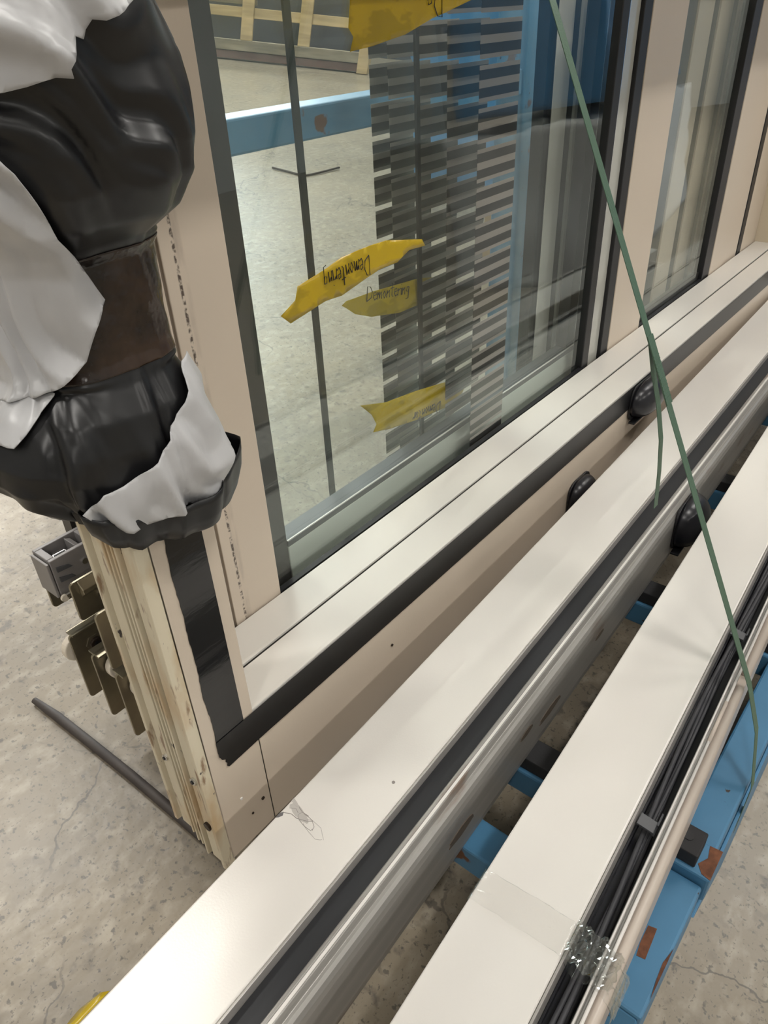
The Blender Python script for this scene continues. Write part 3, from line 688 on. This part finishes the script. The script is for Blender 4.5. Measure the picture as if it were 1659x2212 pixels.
# yellow tape wrapped round the near end of the left beam
oy = thing('yellow_tape', 'yellow tape end on the near side of the left header beam', 'tape', (-.29, -.084, ZB), R(1.584))
b = MB(); rowsy = [[(.006 - .012 * k, 0.0005, .1340) for k in range(9)], [(.000 - .012 * k, .009, .130 + .001 * math.sin(k * 2)) for k in range(9)], [(-.010 - .012 * k, .0185 + .002 * math.sin(k * 1.3), .118) for k in range(9)]]
for r_ in rowsy: b.v += r_
for i in range(2):
    for k in range(8): b.f.append((i * 9 + k, i * 9 + k + 1, i * 9 + k + 10, i * 9 + k + 9))
b.build('tape_strip', YTAPE, oy, smooth=True, solid=.0004)

# ------------------------------------------------------------------ black motion sensors
def sensor(base, rot, size, label):
    t = bpy.data.objects.new('motion_sensor', None); COL.objects.link(t); t.empty_display_size = .03
    t.matrix_world = TILT @ Matrix.Translation(base) @ Matrix.Rotation(rot, 4, 'Z'); tag(t, label, 'sensor', 'black motion sensors')
    sx, sy, sz = size; b = MB(); n, mrows = 28, 12
    for i in range(mrows + 1):
        f = i / mrows; a = f * math.pi / 2; rr = math.cos(a) ** .75; dep = -math.sin(a)
        for k in range(n):
            q = 2 * math.pi * k / n; cx = math.copysign(abs(math.cos(q)) ** .8, math.cos(q)); cz = math.copysign(abs(math.sin(q)) ** .8, math.sin(q))
            zz = cz * rr * sz
            if cz < 0: zz *= .82
            b.v.append((cx * rr * sx, dep * sy - .004, zz))
    for i in range(mrows):
        for k in range(n):
            j = (k + 1) % n; b.f.append((i * n + k, i * n + j, (i + 1) * n + j, (i + 1) * n + k))
    b.f.append(tuple(range(n)))
    b.build('dome', PLASTICB, t, smooth=True)
    MB().prism(rrect(-sx * .98, sx * .98, -sz * .82, sz * .98, min(sx, sz) * .5), 1, -.004, 0).build('mounting_plate', GASKET, t, (0, 0, 0), .001)
    MB().box(-sx * .95, sx * .95, -sy * .35 - .004, -.003, -sz * .86, -sz * .78).build('lens_strip', GASKET, t, (0, 0, 0), .001)
    return t
sensor((1.262, -.0020, -.052), 0, (.080, .040, .048), 'black motion sensor on the frame front beside the hanging strap tail')
sensor((.955, -.0008, -.172), 0, (.050, .035, .050), 'black motion sensor half hidden between the frame and the left beam')
q = TILT.inverted()
sensor((.985, -.2235, -.165), R(1.6), (.062, .045, .058), 'black motion sensor between the two header beams by the strap')

# ------------------------------------------------------------------ green strap
ob = (.6, -.47, -.12)
st = thing('green_strap', 'dark green plastic strap tensioned over the beams with a crimped joint', 'strap', ob)
TOP = Vector((.5863, -.0025, .8405)); S1 = Vector((.556, -.4765, -.116))
side = Vector((1, 0, 0)) - (TOP - S1).normalized() * (TOP - S1).normalized().x
pathv = [Vector((.587, .428, .785)), Vector((.587, .424, .832)), Vector((.587, .16, .8425)), Vector((.5865, .004, .8420)), TOP] + [TOP.lerp(S1, k / 8) for k in range(1, 8)] + [S1, S1 + Vector((-.004, -.006, -.012)), Vector((.548, -.506, -.19)), Vector((.508, -.5285, -.262)), Vector((.502, -.5275, -.37)), Vector((.5, -.49, -.376))]
MB().ribbon(pathv, side, .0150, .0009).build('band', STRAP, st, ob)
def al(f, off=0): return TOP.lerp(S1, f) + Vector((0, -off, 0))
MB().ribbon([al(.490, .0012), al(.535, .0012), al(.580, .0012)], side, .0168, .0016).build('crimp', STRAP, st, ob)
for k in range(12):
    f = .515 + k * .005; a = al(f, .0022); MB().ribbon([a, a + (S1 - TOP).normalized() * .0016], side, .0165, .0008).build('crimp_ridge', STRAP, st, ob)
tail = [al(.492, .001), (.576, -.247, .323), (.590, -.257, .272), (.590, -.270, .219), (.594, -.275, .165), (.5925, -.280, .107)]
MB().ribbon(tail, side, .0135, .0009).build('loose_tail', STRAP, st, ob)

# ------------------------------------------------------------------ plastic wrap round the jamb
CX, CY = -.042, .045
ROWS = sorted([(.945, .004, .004, .004, .004), (.940, .04, .05, .05, .04), (.925, .065, .085, .09, .066), (.90, .072, .10, .105, .075), (.80, .074, .105, .11, .075), (.74, .086, .11, .12, .075), (.70, .094, .105, .125, .07), (.67, .098, .098, .125, .07), (.645, .098, .09, .118, .068), (.62, .086, .078, .10, .066), (.60, .066, .064, .072, .064),
 (.585, .064, .060, .060, .066), (.53, .063, .058, .059, .066), (.505, .063, .059, .060, .066), (.485, .062, .065, .066, .064), (.46, .070, .085, .078, .07), (.43, .072, .10, .084, .07), (.40, .076, .115, .084, .07), (.37, .088, .12, .078, .072), (.345, .1, .112, .070, .075), (.325, .1, .10, .064, .075)])
def interp(x, tab, i=1):
    if x <= tab[0][0]: return tab[0][i]
    for a, c in zip(tab, tab[1:]):
        if x <= c[0]:
            f = (x - a[0]) / (c[0] - a[0]); return a[i] + (c[i] - a[i]) * f
    return tab[-1][i]
ZBT = [(0, .345), (60, .35), (120, .36), (150, .392), (180, .395), (210, .380), (240, .337), (270, .325), (300, .322), (330, .33), (360, .345)]
def zz_(d, z):
    return z if z >= .5 else .5 - (.5 - z) / .175 * (.5 - interp(d % 360, ZBT))
def ridge(x): return 1 - abs(2 * (x - math.floor(x)) - 1)
def folds(d, z):
    """radial folds that fan out from the cinched neck"""
    dz = abs(z - .545); g = min(1, max(0, (dz - .045) / .09)); q = R(d)
    u = 1.27323954 * q + 5 * (z - .545) + 1.1 * noise.noise((math.cos(q) * 1.6, math.sin(q) * 1.6, z * 7))
    f = .011 * (ridge(u) - .5) + .005 * (ridge(2 * u + 9 * z) - .5)
    f += .010 * noise.noise((math.cos(q) * 2.2, math.sin(q) * 2.2, z * 11))
    return f * (.12 + g) * (.85 if z < .5 else 1.0)
def surf(d, z, off=0., fold=True):
    th = R(d); c_, s_ = math.cos(th), math.sin(th)
    e = [interp(z, ROWS, i) for i in range(1, 5)]
    hx = e[0] if c_ > 0 else e[1]; hy = e[3] if s_ > 0 else e[2]
    n = 3.4 if .49 < z < .60 else 2.8; r = (abs(c_ / hx) ** n + abs(s_ / hy) ** n) ** (-1 / n)
    if fold: r += folds(d, z)
    r = max(r, .0) + off
    return (CX + r * c_, CY + r * s_, zz_(d, z))
WB = (CX, CY, .33)
wr = thing('plastic_wrap', 'black and white plastic film bundled round the jamb and cinched with tape', 'plastic wrap', WB)
def shell(z0, z1, nz, name, mat, off=0., fold=True, nt=200):
    b = MB()
    for i in range(nz + 1):
        z = z0 + (z1 - z0) * i / nz
        for k in range(nt): b.v.append(surf(360 * k / nt, z, off, fold))
    for i in range(nz):
        for k in range(nt):
            j = (k + 1) % nt; b.f.append((i * nt + k, i * nt + j, (i + 1) * nt + j, (i + 1) * nt + k))
    return b.build(name, mat, wr, WB, smooth=True, solid=.0008)
shell(.945, .575, 125, 'upper_film', FILMB)
shell(.515, .325, 80, 'lower_film', FILMB)
shell(.594, .496, 60, 'neck_tape', BROWNTAPE, .0012)
def patch(poly, name, mat, off, fold_amp=.0, seed=0., step=(1.6, .0045)):
    """a film layer lying over the bundle, outline given as (degrees round, height)"""
    vs = [Vector(p) for p in poly]; dens = []
    for i, a in enumerate(vs):
        c = vs[(i + 1) % len(vs)]; L = math.hypot((c.x - a.x) * .0015, c.y - a.y); n = max(1, int(L / .005))
        for k in range(n): dens.append(a.lerp(c, k / n))
    nb = len(dens); pts = [Vector((v.x * .002, v.y)) for v in dens]
    x0 = min(v.x for v in vs); x1 = max(v.x for v in vs); z0 = min(v.y for v in vs); z1 = max(v.y for v in vs)
    x = x0
    while x < x1:
        z = z0
        while z < z1: pts.append(Vector(((x + random.uniform(-.4, .4)) * .002, z + random.uniform(-.001, .001)))); z += step[1]
        x += step[0]
    r = delaunay_2d_cdt(pts, [], [list(range(nb))], 1, 1e-6)
    b = MB()
    for v in r[0]:
        d, z = v.x / .002, v.y
        o = off + fold_amp * (ridge(d * .035 + z * 9 + seed + .8 * noise.noise((d * .03, z * 14, seed))) + .5 * noise.noise((d * .03, z * 16, seed)))
        b.v.append(surf(d, z, o))
    b.f = [tuple(f) for f in r[2]]
    return b.build(name, mat, wr, WB, smooth=True, solid=.0008)
W1 = [(200, .90), (304, .90), (288, .775), (280.5, .753), (274.5, .746), (268.5, .742), (265.5, .743), (262.5, .733), (259.5, .735), (258, .726), (255, .719), (255.5, .714), (252, .715), (244.5, .711), (238.5, .709), (228, .708), (200, .70)]
W2 = [(150, .676), (200, .682), (232.5, .676), (235.5, .665), (238.5, .645), (241.5, .618), (249, .591), (259.5, .56), (247.5, .541), (238, .516), (224, .503), (204, .487), (184.5, .476), (150, .455)]
W3 = [(322, .487), (326, .468), (330, .44), (330, .421), (326, .398), (322, .375), (305, .358), (288, .352), (259.5, .356), (241.5, .350), (225, .343), (220.5, .367), (231, .398), (246, .41), (259.5, .421), (270, .437), (285, .456), (295.5, .472), (308, .486)]
W4 = [(150, .452), (187.5, .479), (214.5, .491), (207, .472), (201, .448), (196.5, .433), (186, .430), (150, .43)]
patch(W1, 'white_film', FILMW, .006, .005, 1.)
patch(W2, 'white_film', FILMW, .006, .010, 4.)
patch(W3, 'white_film', FILMW, .006, .006, 8.)
patch(W4, 'white_film', FILMW, .005, .004, 2.)
# rolled black rim at the bottom of the bundle
b = MB(); nr = 70
prof = [(.020, .000), (.000, .000), (-.006, .005), (-.002, .011), (.012, .016), (.028, .019), (.036, .020)]
for k in range(nr + 1):
    d = 212 + 150 * k / nr; f = min(1, k / 9) * (1 - .55 * max(0, (d - 335) / 27)); zb_ = interp(d % 360, ZBT)
    for (dz, of_) in prof:
        x_, y_, _ = surf(d, .333, .002 + of_ * (.35 + .65 * f) + .004 * noise.noise((d * .05, dz * 20, 0)))
        b.v.append((x_, y_, zb_ + dz * (.45 + .55 * f) + .004 * noise.noise((d * .045, 3.1, 0))))
np_ = len(prof)
for k in range(nr):
    for i in range(np_ - 1): b.f.append((k * np_ + i, k * np_ + i + 1, (k + 1) * np_ + i + 1, (k + 1) * np_ + i))
b.build('rolled_rim', FILMB, wr, WB, smooth=True, solid=.0008)

# ------------------------------------------------------------------ floor clutter (level)
t = thing('floor_wire', 'bent rusty wire lying on the floor behind the glass', 'wire', (2.9, 2.72, 0), level=True)
MB().tube([(-.03, .165, .008), (-.01, .05, .007), (.0, -.055, .007), (.06, -.065, .007), (.16, -.07, .008), (.285, -.075, .010)], .006, 8).build('wire', WIRE, t, smooth=True)
t = thing('rubber_hose', 'dull grey rubber hose lying on the concrete left of the jamb', 'hose', (-.03, .35, 0), level=True)
MB().tube([(-.020, .215, .009), (-.012, .15, .009), (-.004, .05, .009), (.004, -.06, .009), (.010, -.18, .009), (.014, -.30, .009)], [.006, .009, .009, .009, .009, .009], 12).build('hose', ROD, t, smooth=True)
# wooden pallet standing on edge, seen through the glass
a = Vector((5.003, 5.814)); c = Vector((5.711, 4.560)); d = (c - a).normalized(); yaw = math.atan2(d.y, d.x)
pl = bpy.data.objects.new('wooden_pallet', None); COL.objects.link(pl)
pl.matrix_world = Matrix.Translation((a.x - d.x * .5, a.y - d.y * .5, 0)) @ Matrix.Rotation(yaw, 4, 'Z') @ Matrix.Rotation(R(-6), 4, 'X')
tag(pl, 'wooden pallet standing on its edge on the floor behind the glass', 'pallet')
def board(x0, x1, y0, y1, z0, z1, mt, sh=0):
    b = MB().box(x0, x1, y0, y1, z0, z1)
    if sh: b.v = [(v[0] + sh * (v[2] - z0), v[1], v[2]) for v in b.v]
    b.build('board', mt, pl, bevel=.004)
board(-.2, 1.93, -.03, .06, .012, .075, WOODR); board(-.2, 1.93, -.05, .07, .080, .165, WOODG)
board(-.2, 1.90, -.02, .0, .34, .42, WOODP)
board(-.2, 1.95, -.05, .07, .60, .69, WOODG); board(-.2, 1.95, -.06, .07, .70, .86, WOODG)
for x in (.30, .76, 1.30): board(x, x + .11, -.045, -.021, .165, .60, WOODP if x > .4 else WOODG, .10)
board(1.86, 1.96, -.06, .07, .0, .60, WOODP, .10)
board(.2, .9, .03, .05, .44, .50, WOODG)
t = thing('grey_sheet_stack', 'slate grey sheet stack standing behind the wooden pallet', 'sheets', (5.9, 6.1, 0), yaw, level=True)
for k in range(3): MB().box(-2.6, 2.6, .05 + k * .08, .10 + k * .08, 0, 1.5 + .03 * k).build('sheet', DARKPANEL, t, bevel=.004)
# tarpaulin-covered stack behind the right half of the frame
def lumpy(name, label, cat, base, yaw, sx, sy, sz, mat, amp, seed):
    b = bmesh.new(); bmesh.ops.create_cube(b, size=1)
    bmesh.ops.subdivide_edges(b, edges=b.edges, cuts=22, use_grid_fill=True)
    for v in b.verts:
        p = Vector((v.co.x * sx, v.co.y * sy, (v.co.z + .5) * sz)); nrm = Vector((v.co.x / sx, v.co.y / sy, v.co.z / sz)).normalized()
        h = amp * (noise.noise(p * 2.6 + Vector((seed, 0, 0))) + .5 * (ridge(p.x * 3 + p.y * 4 + p.z * 1.1 + noise.noise(p * 3)) - .5))
        if v.co.z > -.49: p += nrm * h
        v.co = p
    me = bpy.data.meshes.new(name); b.to_mesh(me); b.free()
    t = thing(name, label, cat, base, yaw, level=True)
    link('cover', me, mat, t, smooth=True)
    MB().ribbon([(-sx / 2 - .03, -sy / 2 - .02, sz * .55), (0, -sy / 2 - .05, sz * .57), (sx / 2 + .03, -sy / 2 - .02, sz * .55)], (0, 0, 1), .05, .004).build('tie_band', LIP, t)
    return t
lumpy('tarp_covered_stack', 'blue tarpaulin covered stack behind the right half of the door', 'stack', (4.3, 2.0, 0), R(20), 1.9, 1.1, 1.15, TARP, .06, 2.)
lumpy('wrapped_pallet_load', 'pale plastic wrapped pallet load to the right of the rack', 'pallet load', (4.5, -1.45, 0), R(-12), 2.4, .9, .78, FILMW, .05, 5.)
lumpy('blue_tarp_bundle', 'blue tarpaulin bundle resting on the pale wrapped pallet load', 'bundle', (4.5, -1.45, .86), R(-12), 2.2, .8, .75, TARP, .05, 8.)
t = thing('cardboard_box', 'small brown cardboard box on the floor behind the rack post', 'box', (2.75, 1.15, 0), R(25), level=True)
MB().box(-.22, .22, -.16, .16, 0, .26).build('carton', CARD, t, bevel=.004)
MB().box(-.215, .215, -.155, -.003, .2605, .264).build('flap', CARD, t); MB().box(-.215, .215, .003, .155, .2605, .264).build('flap', CARD, t)
